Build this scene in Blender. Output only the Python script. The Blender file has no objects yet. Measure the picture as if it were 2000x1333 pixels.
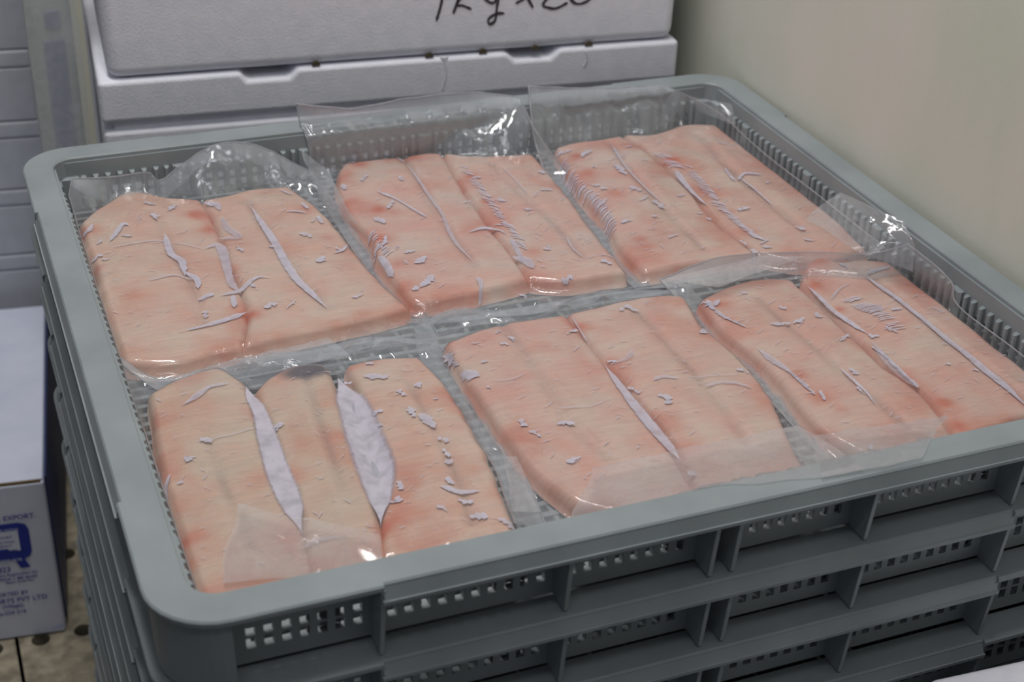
import bpy, bmesh, math, random
import numpy as np
from mathutils import Matrix, Vector, noise as mnoise
random.seed(7)
C = bpy.context.scene.collection
S = bpy.context.scene

# ------------------------------------------------------------------ camera
F_PX = 2998.830
CAM = np.array([-0.065777, -0.641071, 0.558535])
RC = np.array([[0.9304686, -0.3650071, 0.0315905], [-0.1613769, -0.4857304, -0.8590829], [0.3289158, 0.7942517, -0.5108606]])
u_, _, v_ = np.linalg.svd(RC); RC = u_ @ v_
cd = bpy.data.cameras.new('camera'); co = bpy.data.objects.new('camera', cd); C.objects.link(co)
m = Matrix.Identity(4)
for i in range(3):
    m[i][0] = RC[0][i]; m[i][1] = -RC[1][i]; m[i][2] = -RC[2][i]; m[i][3] = CAM[i]
co.matrix_world = m
cd.sensor_width = 36; cd.lens = F_PX * 36 / 2000; cd.clip_start = .02
cd.dof.use_dof = True; cd.dof.focus_distance = 1.14; cd.dof.aperture_fstop = 8.5
S.camera = co

# ------------------------------------------------------------------ world, lamps, exposure
w = bpy.data.worlds.new('world'); S.world = w; w.use_nodes = True
w.node_tree.nodes['Background'].inputs[0].default_value = (.88, .93, 1, 1)
w.node_tree.nodes['Background'].inputs[1].default_value = .14
def lamp(name, loc, aim, size, power, col):
    l = bpy.data.lights.new(name, 'AREA'); l.shape = 'RECTANGLE'; l.size, l.size_y = size; l.energy = power; l.color = col
    o = bpy.data.objects.new(name, l); C.objects.link(o); o.location = loc
    d = Vector(aim) - Vector(loc); o.rotation_euler = d.to_track_quat('-Z', 'Y').to_euler()
lamp('ceiling_tube_lamp', (.0, .42, 1.8), (.35, .5, 0), (1.2, .16), 23, (1, .985, .965))
lamp('ceiling_tube_lamp', (.05, -.9, 2.0), (.35, .6, 0), (1.2, .16), 4.5, (.93, .96, 1))
lamp('ceiling_tube_lamp', (-.3, 3.1, 2.0), (.3, .5, 0), (1.2, .16), 26, (.95, .96, 1))
S.view_settings.view_transform = 'Standard'; S.view_settings.look = 'None'
S.view_settings.exposure = -0.08; S.view_settings.gamma = 1
S.view_settings.use_curve_mapping = False
S.cycles.transparent_max_bounces = 24

# ------------------------------------------------------------------ photo rays
def ray(x, y): return np.array([(x - 1000) / F_PX, (y - 666.5) / F_PX, 1.]) @ RC
def onz(x, y, z): d = ray(x, y); return CAM + d * (z - CAM[2]) / d[2]
def ony(x, y, Y): d = ray(x, y); return CAM + d * (Y - CAM[1]) / d[1]
def onpl(x, y, P, n): d = ray(x, y); return CAM + d * ((np.array(P) - CAM) @ n) / (d @ n)

# ------------------------------------------------------------------ helpers
W, D, PITCH, FLOOR = .70, .665, .0575, -.6325
def tag(o, label=None, cat=None, group=None, kind=None):
    for k, v in (('label', label), ('category', cat), ('group', group), ('kind', kind)):
        if v: o[k] = v
    return o
def empty(name, loc=(0, 0, 0), rz=0):
    o = bpy.data.objects.new(name, None); C.objects.link(o); o.location = loc; o.rotation_euler = (0, 0, rz); o.empty_display_size = .05
    return o
def meshobj(name, me, mat, parent=None):
    o = bpy.data.objects.new(name, me); C.objects.link(o)
    if mat and not me.materials: me.materials.append(mat)
    if parent: o.parent = parent
    return o
def bmobj(name, bm, mat, parent=None, smooth=False, bevel=0, seg=2):
    bmesh.ops.recalc_face_normals(bm, faces=bm.faces)
    me = bpy.data.meshes.new(name); bm.to_mesh(me); bm.free()
    if smooth: me.polygons.foreach_set('use_smooth', [True] * len(me.polygons))
    o = meshobj(name, me, mat, parent)
    if bevel:
        md = o.modifiers.new('bevel', 'BEVEL'); md.width = bevel; md.segments = seg; md.limit_method = 'ANGLE'; md.angle_limit = .6
        me.polygons.foreach_set('use_smooth', [True] * len(me.polygons))
        md2 = o.modifiers.new('wn', 'WEIGHTED_NORMAL'); md2.keep_sharp = True
    return o
def box(bm, x0, x1, y0, y1, z0, z1):
    vs = [bm.verts.new(p) for p in ((x0, y0, z0), (x1, y0, z0), (x1, y1, z0), (x0, y1, z0), (x0, y0, z1), (x1, y0, z1), (x1, y1, z1), (x0, y1, z1))]
    for f in ((3, 2, 1, 0), (4, 5, 6, 7), (0, 1, 5, 4), (1, 2, 6, 5), (2, 3, 7, 6), (3, 0, 4, 7)): bm.faces.new([vs[i] for i in f])
    return vs
def grid_mesh(name, P, close_bottom=False, base=None, uv=False):
    """P: (n,m,3) array -> smooth mesh"""
    n, k = P.shape[:2]
    vs = P.reshape(-1, 3).tolist()
    fs = [(i * k + j, i * k + j + 1, (i + 1) * k + j + 1, (i + 1) * k + j) for i in range(n - 1) for j in range(k - 1)]
    if close_bottom:
        b = [j for j in range(k)] + [i * k + k - 1 for i in range(1, n)] + [(n - 1) * k + j for j in range(k - 2, -1, -1)] + [i * k for i in range(n - 2, 0, -1)]
        fs.append(tuple(b))
    me = bpy.data.meshes.new(name); me.from_pydata(vs, [], fs); me.update()
    if sum(p.normal.z * p.area for p in list(me.polygons)[:(n - 1) * (k - 1)]) < 0: me.flip_normals()
    me.polygons.foreach_set('use_smooth', [True] * len(me.polygons))
    return me
def resample(pts, n, smooth=True):
    P = np.array(pts, float)
    if len(P) == 1: P = np.vstack([P, P])
    if smooth and len(P) > 2:
        Q = []
        E = np.vstack([2 * P[0] - P[1], P, 2 * P[-1] - P[-2]])
        for i in range(1, len(E) - 2):
            a, b, c, d = E[i - 1], E[i], E[i + 1], E[i + 2]
            for s in np.linspace(0, 1, 12, endpoint=False):
                Q.append(.5 * (2 * b + (c - a) * s + (2 * a - 5 * b + 4 * c - d) * s * s + (3 * b - a - 3 * c + d) * s ** 3))
        Q.append(E[-2]); P = np.array(Q)
    L = np.r_[0, np.cumsum(np.linalg.norm(np.diff(P, axis=0), axis=1))]
    if L[-1] == 0: return np.repeat(P[:1], n, 0)
    s = np.linspace(0, L[-1], n)
    return np.stack([np.interp(s, L, P[:, k]) for k in range(P.shape[1])], 1)
def remap(P, t):
    s = np.linspace(0, 1, len(P)); return np.stack([np.interp(t, s, P[:, k]) for k in range(P.shape[1])], 1)
def coons(left, right, back, front, tu, tv):
    L, R_, B, Fr = remap(left, tv), remap(right, tv), remap(back, tu), remap(front, tu)
    U = tu[None, :, None]; V = tv[:, None, None]
    return ((1 - U) * L[:, None] + U * R_[:, None] + (1 - V) * B[None] + V * Fr[None]
            - ((1 - U) * (1 - V) * L[0] + U * (1 - V) * R_[0] + (1 - U) * V * L[-1] + U * V * R_[-1]))
def segdist(X, Y, poly, closed=True):
    d = np.full(X.shape, 9.)
    n = len(poly)
    for i in range(n if closed else n - 1):
        a, b = poly[i], poly[(i + 1) % n]; e = b - a; l = e @ e
        if l < 1e-14: continue
        t = np.clip(((X - a[0]) * e[0] + (Y - a[1]) * e[1]) / l, 0, 1)
        d = np.minimum(d, np.hypot(X - a[0] - t * e[0], Y - a[1] - t * e[1]))
    return d
def inside(X, Y, poly):
    r = np.zeros(X.shape, bool); n = len(poly)
    for i in range(n):
        a, b = poly[i], poly[(i + 1) % n]
        if a[1] == b[1]: continue
        c = ((a[1] > Y) != (b[1] > Y)) & (X < (b[0] - a[0]) * (Y - a[1]) / (b[1] - a[1]) + a[0])
        r ^= c
    return r
def nz(p, s, o=0): return mnoise.noise(Vector((p[0] * s + o, p[1] * s - o, (p[2] if len(p) > 2 else 0) * s + o * 1.7)))

# ------------------------------------------------------------------ materials
def newmat(name):
    mt = bpy.data.materials.new(name); mt.use_nodes = True; nt = mt.node_tree
    b = nt.nodes.get('Principled BSDF'); return mt, nt, b
def srgb(r, g, b):
    f = lambda c: (c / 255 / 12.92) if c <= 10 else ((c / 255 + .055) / 1.055) ** 2.4
    return (f(r), f(g), f(b), 1)
def N(nt, t, **kw):
    n = nt.nodes.new(t)
    for k, v in kw.items():
        if k.startswith('_'): setattr(n, k[1:], v)
        else: n.inputs[k].default_value = v
    return n
def plain(name, c1, c2, rough=.5, scale=30, bump=0, bscale=200, spec=.5, bdist=.001, coat=0):
    mt, nt, b = newmat(name); L = nt.links.new
    tc = N(nt, 'ShaderNodeTexCoord'); nn = N(nt, 'ShaderNodeTexNoise', Scale=scale, Detail=4.)
    L(tc.outputs['Object'], nn.inputs['Vector'])
    mx = N(nt, 'ShaderNodeMix', _data_type='RGBA'); mx.inputs[6].default_value = c1; mx.inputs[7].default_value = c2
    mr = N(nt, 'ShaderNodeMapRange'); mr.inputs[1].default_value = .35; mr.inputs[2].default_value = .65
    L(nn.outputs[0], mr.inputs[0]); L(mr.outputs[0], mx.inputs[0]); L(mx.outputs[2], b.inputs['Base Color'])
    b.inputs['Roughness'].default_value = rough; b.inputs['Specular IOR Level'].default_value = spec
    b.inputs['Coat Weight'].default_value = coat
    if bump:
        n2 = N(nt, 'ShaderNodeTexNoise', Scale=bscale, Detail=3.); L(tc.outputs['Object'], n2.inputs['Vector'])
        bp = N(nt, 'ShaderNodeBump', Strength=bump, Distance=bdist); L(n2.outputs[0], bp.inputs['Height']); L(bp.outputs[0], b.inputs['Normal'])
    return mt
M_tray = plain('grey_tray_plastic', srgb(136, 143, 146), srgb(149, 156, 159), .42, 14, .15, 900, .4, .0004)
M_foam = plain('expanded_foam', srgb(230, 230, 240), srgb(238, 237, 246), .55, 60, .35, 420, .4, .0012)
M_foam_dim = plain('shaded_foam', srgb(184, 187, 194), srgb(192, 195, 202), .6, 50, .3, 380, .4, .001)  # white foam in a greyer tone; shade on the left stack put into its colour
M_card_white = plain('white_carton_board', srgb(206, 210, 228), srgb(214, 218, 234), .5, 25, .1, 300)
M_card_blue = plain('blue_carton_board', srgb(40, 52, 96), srgb(48, 60, 106), .5, 25)
M_ink = plain('blue_print_ink', srgb(20, 40, 140), srgb(28, 50, 156), .5, 60)
M_ink_light = plain('pale_print', srgb(180, 190, 225), srgb(190, 200, 230), .5, 60)
M_brown = plain('raw_corrugated_edge', srgb(120, 96, 60), srgb(88, 68, 40), .8, 300)
M_pallet = plain('dusty_pallet_plastic', srgb(128, 120, 105), srgb(170, 160, 140), .85, 55, .6, 350, .3, .002)
M_floor = plain('wet_concrete', srgb(60, 60, 58), srgb(86, 85, 80), .6, 9, .3, 90)
M_crayon = plain('black_crayon', srgb(38, 32, 38), srgb(92, 86, 92), .8, 900)
M_dark = plain('notch_shade', srgb(70, 62, 45), srgb(88, 80, 60), .9, 80)
M_wrapbox = plain('pale_wrapped_board', srgb(206, 208, 204), srgb(214, 216, 212), .6, 12)
M_lav = plain('lavender_panel', srgb(150, 152, 184), srgb(160, 162, 192), .6, 12)
def wall_mat():
    mt, nt, b = newmat('painted_panel_wall'); L = nt.links.new
    tc = N(nt, 'ShaderNodeTexCoord'); mp = N(nt, 'ShaderNodeMapping'); mp.inputs['Scale'].default_value = (1, 3.2, 1.2)
    L(tc.outputs['Object'], mp.inputs['Vector'])
    n = N(nt, 'ShaderNodeTexNoise', Scale=2.4, Detail=5., Roughness=.6); L(mp.outputs[0], n.inputs['Vector'])
    cr = N(nt, 'ShaderNodeValToRGB'); e = cr.color_ramp.elements
    e[0].position = .3; e[0].color = srgb(208, 212, 196); e[1].position = .7; e[1].color = srgb(224, 220, 210)
    L(n.outputs[0], cr.inputs[0]); L(cr.outputs[0], b.inputs['Base Color']); b.inputs['Roughness'].default_value = .5
    n2 = N(nt, 'ShaderNodeTexNoise', Scale=260., Detail=2.); L(tc.outputs['Object'], n2.inputs['Vector'])
    bp = N(nt, 'ShaderNodeBump', Strength=.12, Distance=.001); L(n2.outputs[0], bp.inputs['Height']); L(bp.outputs[0], b.inputs['Normal'])
    return mt
M_wall = wall_mat()
def fillet_mat(name, pale, pink):
    mt, nt, b = newmat(name); L = nt.links.new
    tc = N(nt, 'ShaderNodeTexCoord')
    n = N(nt, 'ShaderNodeTexNoise', Scale=26., Detail=5., Roughness=.55); L(tc.outputs['Object'], n.inputs['Vector'])
    m1 = N(nt, 'ShaderNodeMix', _data_type='RGBA'); m1.inputs[6].default_value = pale; m1.inputs[7].default_value = pink
    mr = N(nt, 'ShaderNodeMapRange'); mr.inputs[1].default_value = .36; mr.inputs[2].default_value = .66
    L(n.outputs[0], mr.inputs[0]); L(mr.outputs[0], m1.inputs[0])
    at = N(nt, 'ShaderNodeAttribute', _attribute_name='red')
    m2 = N(nt, 'ShaderNodeMix', _data_type='RGBA'); m2.inputs[7].default_value = srgb(200, 116, 92)
    L(m1.outputs[2], m2.inputs[6]); L(at.outputs['Fac'], m2.inputs[0])
    ad = N(nt, 'ShaderNodeAttribute', _attribute_name='grey')
    m3 = N(nt, 'ShaderNodeMix', _data_type='RGBA'); m3.inputs[7].default_value = srgb(92, 84, 88)
    L(m2.outputs[2], m3.inputs[6]); L(ad.outputs['Fac'], m3.inputs[0])
    # muscle fibres: fine streaks across the fillet
    mp = N(nt, 'ShaderNodeMapping'); mp.inputs['Rotation'].default_value = (0, 0, .25); mp.inputs['Scale'].default_value = (30, 300, 30)
    L(tc.outputs['Object'], mp.inputs['Vector'])
    nf = N(nt, 'ShaderNodeTexNoise', Scale=1.6, Detail=3.); L(mp.outputs[0], nf.inputs['Vector'])
    mrf = N(nt, 'ShaderNodeMapRange'); mrf.inputs[1].default_value = .3; mrf.inputs[2].default_value = .7; mrf.inputs[3].default_value = .93; mrf.inputs[4].default_value = 1.06
    L(nf.outputs[0], mrf.inputs[0])
    vm = N(nt, 'ShaderNodeMix', _data_type='RGBA', _blend_type='MULTIPLY'); vm.inputs[0].default_value = 1.
    L(m3.outputs[2], vm.inputs[6]); L(mrf.outputs[0], vm.inputs[7]); L(vm.outputs[2], b.inputs['Base Color'])
    bp = N(nt, 'ShaderNodeBump', Strength=.3, Distance=.0008); L(nf.outputs[0], bp.inputs['Height']); L(bp.outputs[0], b.inputs['Normal'])
    b.inputs['Roughness'].default_value = .42; b.inputs['Specular IOR Level'].default_value = .4
    b.inputs['Subsurface Weight'].default_value = .18; b.inputs['Subsurface Scale'].default_value = .006
    b.inputs['Subsurface Radius'].default_value = (1, .45, .3)
    return mt
M_fish = {'a': fillet_mat('fish_flesh_peach', srgb(212, 186, 169), srgb(212, 168, 149)),
          'b': fillet_mat('fish_flesh_pink', srgb(212, 185, 171), srgb(214, 164, 149)),
          'c': fillet_mat('fish_flesh_tan', srgb(204, 183, 164), srgb(207, 170, 150))}
def film_mat(name, haze0, haze1, bump=.16, rough=.1, col=(.86, .88, .93, 1), loose=0):
    mt = bpy.data.materials.new(name); mt.use_nodes = True; nt = mt.node_tree; nt.nodes.clear(); L = nt.links.new
    tc = N(nt, 'ShaderNodeTexCoord')
    n = N(nt, 'ShaderNodeTexNoise', Scale=55., Detail=4., Distortion=1.2); L(tc.outputs['Object'], n.inputs['Vector'])
    v = N(nt, 'ShaderNodeTexVoronoi', Scale=38., _feature='DISTANCE_TO_EDGE'); 
    mixv = N(nt, 'ShaderNodeVectorMath', _operation='MULTIPLY_ADD'); mixv.inputs[1].default_value = (.04, .04, .04)
    L(n.outputs['Color'], mixv.inputs[0]); L(tc.outputs['Object'], mixv.inputs[2]); L(mixv.outputs[0], v.inputs['Vector'])
    vr = N(nt, 'ShaderNodeMapRange'); vr.inputs[1].default_value = 0; vr.inputs[2].default_value = .12; L(v.outputs[0], vr.inputs[0])
    ad = N(nt, 'ShaderNodeMath', _operation='MULTIPLY_ADD'); ad.inputs[1].default_value = .55; L(vr.outputs[0], ad.inputs[0]); L(n.outputs[0], ad.inputs[2])
    bp = N(nt, 'ShaderNodeBump', Strength=bump, Distance=.0012); L(ad.outputs[0], bp.inputs['Height'])
    tr = N(nt, 'ShaderNodeBsdfTransparent'); tr.inputs[0].default_value = (.97, .975, .98, 1)
    gl = N(nt, 'ShaderNodeBsdfGlossy', Roughness=rough); L(bp.outputs[0], gl.inputs['Normal'])
    lw = N(nt, 'ShaderNodeLayerWeight', Blend=.5); L(bp.outputs[0], lw.inputs['Normal'])
    pw = N(nt, 'ShaderNodeMath', _operation='POWER'); pw.inputs[1].default_value = 4.; L(lw.outputs['Facing'], pw.inputs[0])
    fr = N(nt, 'ShaderNodeMath', _operation='MULTIPLY_ADD'); fr.inputs[1].default_value = .7; fr.inputs[2].default_value = .06; L(pw.outputs[0], fr.inputs[0])
    if loose:
        al = N(nt, 'ShaderNodeAttribute', _attribute_name='loose'); mg = N(nt, 'ShaderNodeMath', _operation='MULTIPLY_ADD'); mg.inputs[1].default_value = .10
        L(al.outputs['Fac'], mg.inputs[0]); L(fr.outputs[0], mg.inputs[2]); fr = mg
    m1 = N(nt, 'ShaderNodeMixShader'); L(fr.outputs[0], m1.inputs[0]); L(tr.outputs[0], m1.inputs[1]); L(gl.outputs[0], m1.inputs[2])
    df = N(nt, 'ShaderNodeBsdfDiffuse'); df.inputs[0].default_value = col
    tl = N(nt, 'ShaderNodeBsdfTranslucent'); tl.inputs[0].default_value = col
    md = N(nt, 'ShaderNodeMixShader'); md.inputs[0].default_value = .4; L(df.outputs[0], md.inputs[1]); L(tl.outputs[0], md.inputs[2])
    hz = N(nt, 'ShaderNodeMapRange'); hz.inputs[1].default_value = .4; hz.inputs[2].default_value = .72; hz.inputs[3].default_value = haze0; hz.inputs[4].default_value = haze1
    L(n.outputs[0], hz.inputs[0])
    if loose:
        at = N(nt, 'ShaderNodeAttribute', _attribute_name='loose'); ml = N(nt, 'ShaderNodeMath', _operation='MULTIPLY_ADD'); ml.inputs[1].default_value = loose
        L(at.outputs['Fac'], ml.inputs[0]); L(hz.outputs[0], ml.inputs[2]); hz = ml
    m2 = N(nt, 'ShaderNodeMixShader'); L(hz.outputs[0], m2.inputs[0]); L(m1.outputs[0], m2.inputs[1]); L(md.outputs[0], m2.inputs[2])
    out = N(nt, 'ShaderNodeOutputMaterial'); L(m2.outputs[0], out.inputs[0])
    return mt
M_film = film_mat('clear_vacuum_film', .05, .12, .16, .1, (.74, .77, .82, 1), .24)
M_film_edge = film_mat('film_cut_edge', .35, .6, .1)
M_film_flap = film_mat('loose_film_flap', .20, .32, .12, .1, (.76, .79, .84, 1))
M_film_fold = film_mat('folded_milky_film', .26, .36, .15, .14, (.82, .78, .80, 1))
M_wrap = film_mat('hazy_stretch_wrap', .45, .6, .08, .3, (.8, .82, .8, 1))
def pocket_mat():
    mt, nt, b = newmat('milky_air_pocket'); L = nt.links.new
    b.inputs['Base Color'].default_value = srgb(200, 193, 206); b.inputs['Roughness'].default_value = .3
    tc = N(nt, 'ShaderNodeTexCoord'); n = N(nt, 'ShaderNodeTexNoise', Scale=110., Detail=3.); L(tc.outputs['Object'], n.inputs['Vector'])
    at = N(nt, 'ShaderNodeAttribute', _attribute_name='solid')
    mr = N(nt, 'ShaderNodeMapRange'); mr.inputs[1].default_value = .3; mr.inputs[2].default_value = .6; mr.inputs[3].default_value = .66; mr.inputs[4].default_value = .9
    L(n.outputs[0], mr.inputs[0])
    mu = N(nt, 'ShaderNodeMath', _operation='MULTIPLY'); L(mr.outputs[0], mu.inputs[0]); L(at.outputs['Fac'], mu.inputs[1]); L(mu.outputs[0], b.inputs['Alpha'])
    return mt
M_pocket = pocket_mat()

# ------------------------------------------------------------------ setting
bm = bmesh.new(); box(bm, -6, .7035, -6, 2.0, FLOOR - .20, FLOOR - .14); tag(bmobj('floor', bm, M_floor), kind='structure', label='dark concrete floor under the pallet boards')
bm = bmesh.new(); box(bm, .7035, .78, -1.2, 2.0, FLOOR - .14, 1.3); tag(bmobj('wall_right', bm, M_wall), kind='structure', label='pale greenish beige painted wall right of the trays')
bm = bmesh.new(); box(bm, -6, .7035, 1.9, 2.0, FLOOR - .14, 1.3); tag(bmobj('wall_back', bm, M_wall), kind='structure', label='pale wall behind the stacked boxes')

# ------------------------------------------------------------------ pallet of perforated boards
pal = empty('pallet', (0, 0, FLOOR)); tag(pal, 'dusty perforated pallet of boards with round holes under carton and trays', 'pallet')
def board_mesh(x0, x1, y0, y1, holes, r):
    """plate with round holes: cells of one hole each"""
    bm = bmesh.new(); t = -.022
    xs = sorted({h[0] for h in holes}); cw = (x1 - x0) / len(xs); ys = sorted({h[1] for h in holes}); ch = (y1 - y0) / len(ys)
    for i, hx in enumerate(xs):
        for j, hy in enumerate(ys):
            a, b_, c, d = x0 + i * cw, x0 + (i + 1) * cw, y0 + j * ch, y0 + (j + 1) * ch
            n = 16; ci, so, lo = [], [], []
            for k in range(n):
                th = 2 * math.pi * k / n + math.pi / n * 0; dx, dy = math.cos(th), math.sin(th)
                ci.append(bm.verts.new((hx + r * dx, hy + r * dy, 0))); lo.append(bm.verts.new((hx + r * dx, hy + r * dy, t)))
                s = min(((b_ - hx) / dx) if dx > 1e-6 else 9, ((a - hx) / dx) if dx < -1e-6 else 9, ((d - hy) / dy) if dy > 1e-6 else 9, ((c - hy) / dy) if dy < -1e-6 else 9)
                so.append((hx + s * dx, hy + s * dy))
            sv = [bm.verts.new((p[0], p[1], 0)) for p in so]
            for k in range(n):
                k2 = (k + 1) % n
                bm.faces.new((ci[k], ci[k2], sv[k2], sv[k])); bm.faces.new((ci[k2], ci[k], lo[k], lo[k2]))
                for cx_, cy_ in ((a, c), (b_, c), (a, d), (b_, d)):
                    p, q = so[k], so[k2]
                    if (abs(p[0] - cx_) < 1e-6 and abs(q[1] - cy_) < 1e-6 and abs(p[1] - cy_) > 1e-6) or (abs(p[1] - cy_) < 1e-6 and abs(q[0] - cx_) < 1e-6 and abs(p[0] - cx_) > 1e-6):
                        bm.faces.new((sv[k], sv[k2], bm.verts.new((cx_, cy_, 0))))
    for (a, b_, c, d) in ((x0, x1, y0, y0), (x0, x1, y1, y1), (x0, x0, y0, y1), (x1, x1, y0, y1)):
        bm.faces.new([bm.verts.new(p) for p in ((a, c, 0), (b_, d, 0), (b_, d, t), (a, c, t))])
    return bm
bw = .094
mesh_b = None
for i in range(-4, 7):
    x0 = -.0685 + (i - 0) * (bw + .004)
    if mesh_b is None:
        hs = [(bw * .25, .06 + .145 * k) for k in range(9)] + [(bw * .75, .06 + .145 * k) for k in range(9)]
        b0 = bmobj('board', board_mesh(0, bw, 0, 1.36, hs, .0105), M_pallet, pal); mesh_b = b0.data; b0.location = (x0, -.02, 0)
    else:
        o = meshobj('board', mesh_b, M_pallet, pal); o.location = (x0, -.02, 0)
for y in (.05, .6, 1.2):
    bm = bmesh.new(); box(bm, -.46, .614, y, y + .09, -.14, -.022); bmobj('bearer', bm, M_pallet, pal)

# ------------------------------------------------------------------ grey trays
def rrect(x0, x1, y0, y1, r, n=8):
    P = []
    for cx, cy, a0 in ((x1 - r, y0 + r, -90), (x1 - r, y1 - r, 0), (x0 + r, y1 - r, 90), (x0 + r, y0 + r, 180)):
        for k in range(n + 1):
            a = math.radians(a0 + 90 * k / n); P.append((cx + r * math.cos(a), cy + r * math.sin(a)))
    return P
def ring(bm, rings):
    """rings: list of (pts2d, z) swept and closed"""
    vv = [[bm.verts.new((p[0], p[1], z)) for p in pts] for pts, z in rings]
    n = len(vv[0]); k = len(vv)
    for i in range(k):
        a, b_ = vv[i], vv[(i + 1) % k]
        for j in range(n): bm.faces.new((a[j], a[(j + 1) % n], b_[(j + 1) % n], b_[j]))
RIB_F = [.128, .244, .342, .358, .456, .572]
RIB_S = [.126, .23, .325, .340, .435, .539]
HP = .0105
def to_side(side):
    """local (s along, d inward) -> x,y ; side 0 front 1 right 2 back 3 left"""
    return (lambda s, d: (s, d), lambda s, d: (W - d, s), lambda s, d: (W - s, D - d), lambda s, d: (d, D - s))[side]
def sbox(bm, side, s0, s1, d0, d1, z0, z1, d0b=None):
    f = to_side(side); d0b = d0 if d0b is None else d0b
    pts = [f(s0, d0b) + (z0,), f(s1, d0b) + (z0,), f(s1, d1) + (z0,), f(s0, d1) + (z0,), f(s0, d0) + (z1,), f(s1, d0) + (z1,), f(s1, d1) + (z1,), f(s0, d1) + (z1,)]
    vs = [bm.verts.new(p) for p in pts]
    for q in ((3, 2, 1, 0), (4, 5, 6, 7), (0, 1, 5, 4), (1, 2, 6, 5), (2, 3, 7, 6), (3, 0, 4, 7)): bm.faces.new([vs[i] for i in q])
def peg(bm, side, s, wd):
    f = to_side(side); n = 4; top = -.0165; bot = -.046; d0, d1 = .027, .0315
    prof = [(s - wd / 2, d0), (s - wd / 2, d1 - .0012), (s - wd / 4, d1), (s + wd / 4, d1), (s + wd / 2, d1 - .0012), (s + wd / 2, d0)]
    lo = [bm.verts.new(f(*p) + (bot,)) for p in prof]
    hi = [bm.verts.new(f(*p) + (top - (.0018 if p[1] > d0 + .004 else .0006 if p[1] > d0 + .002 else 0),)) for p in prof]
    for i in range(5): bm.faces.new((lo[i], lo[i + 1], hi[i + 1], hi[i]))
    bm.faces.new(hi)
def rim_path(off, r, notch, n=8):
    x0, x1, y0, y1 = off, W - off, off, D - off; P = []
    P += [(RIB_F[0], y0), (RIB_F[0], y0 + notch), (RIB_F[-1], y0 + notch), (RIB_F[-1], y0)]
    q = rrect(x0, x1, y0, y1, r, n); k = n + 1
    P += q[:k] + [(x1, RIB_S[0]), (x1 - notch, RIB_S[0]), (x1 - notch, RIB_S[-1]), (x1, RIB_S[-1])]
    P += q[k:2 * k] + [(RIB_F[-1], y1), (RIB_F[-1], y1 - notch), (RIB_F[0], y1 - notch), (RIB_F[0], y1)]
    P += q[2 * k:3 * k] + [(x0, RIB_S[-1]), (x0 + notch, RIB_S[-1]), (x0 + notch, RIB_S[0]), (x0, RIB_S[0])]
    return P + q[3 * k:]
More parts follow.
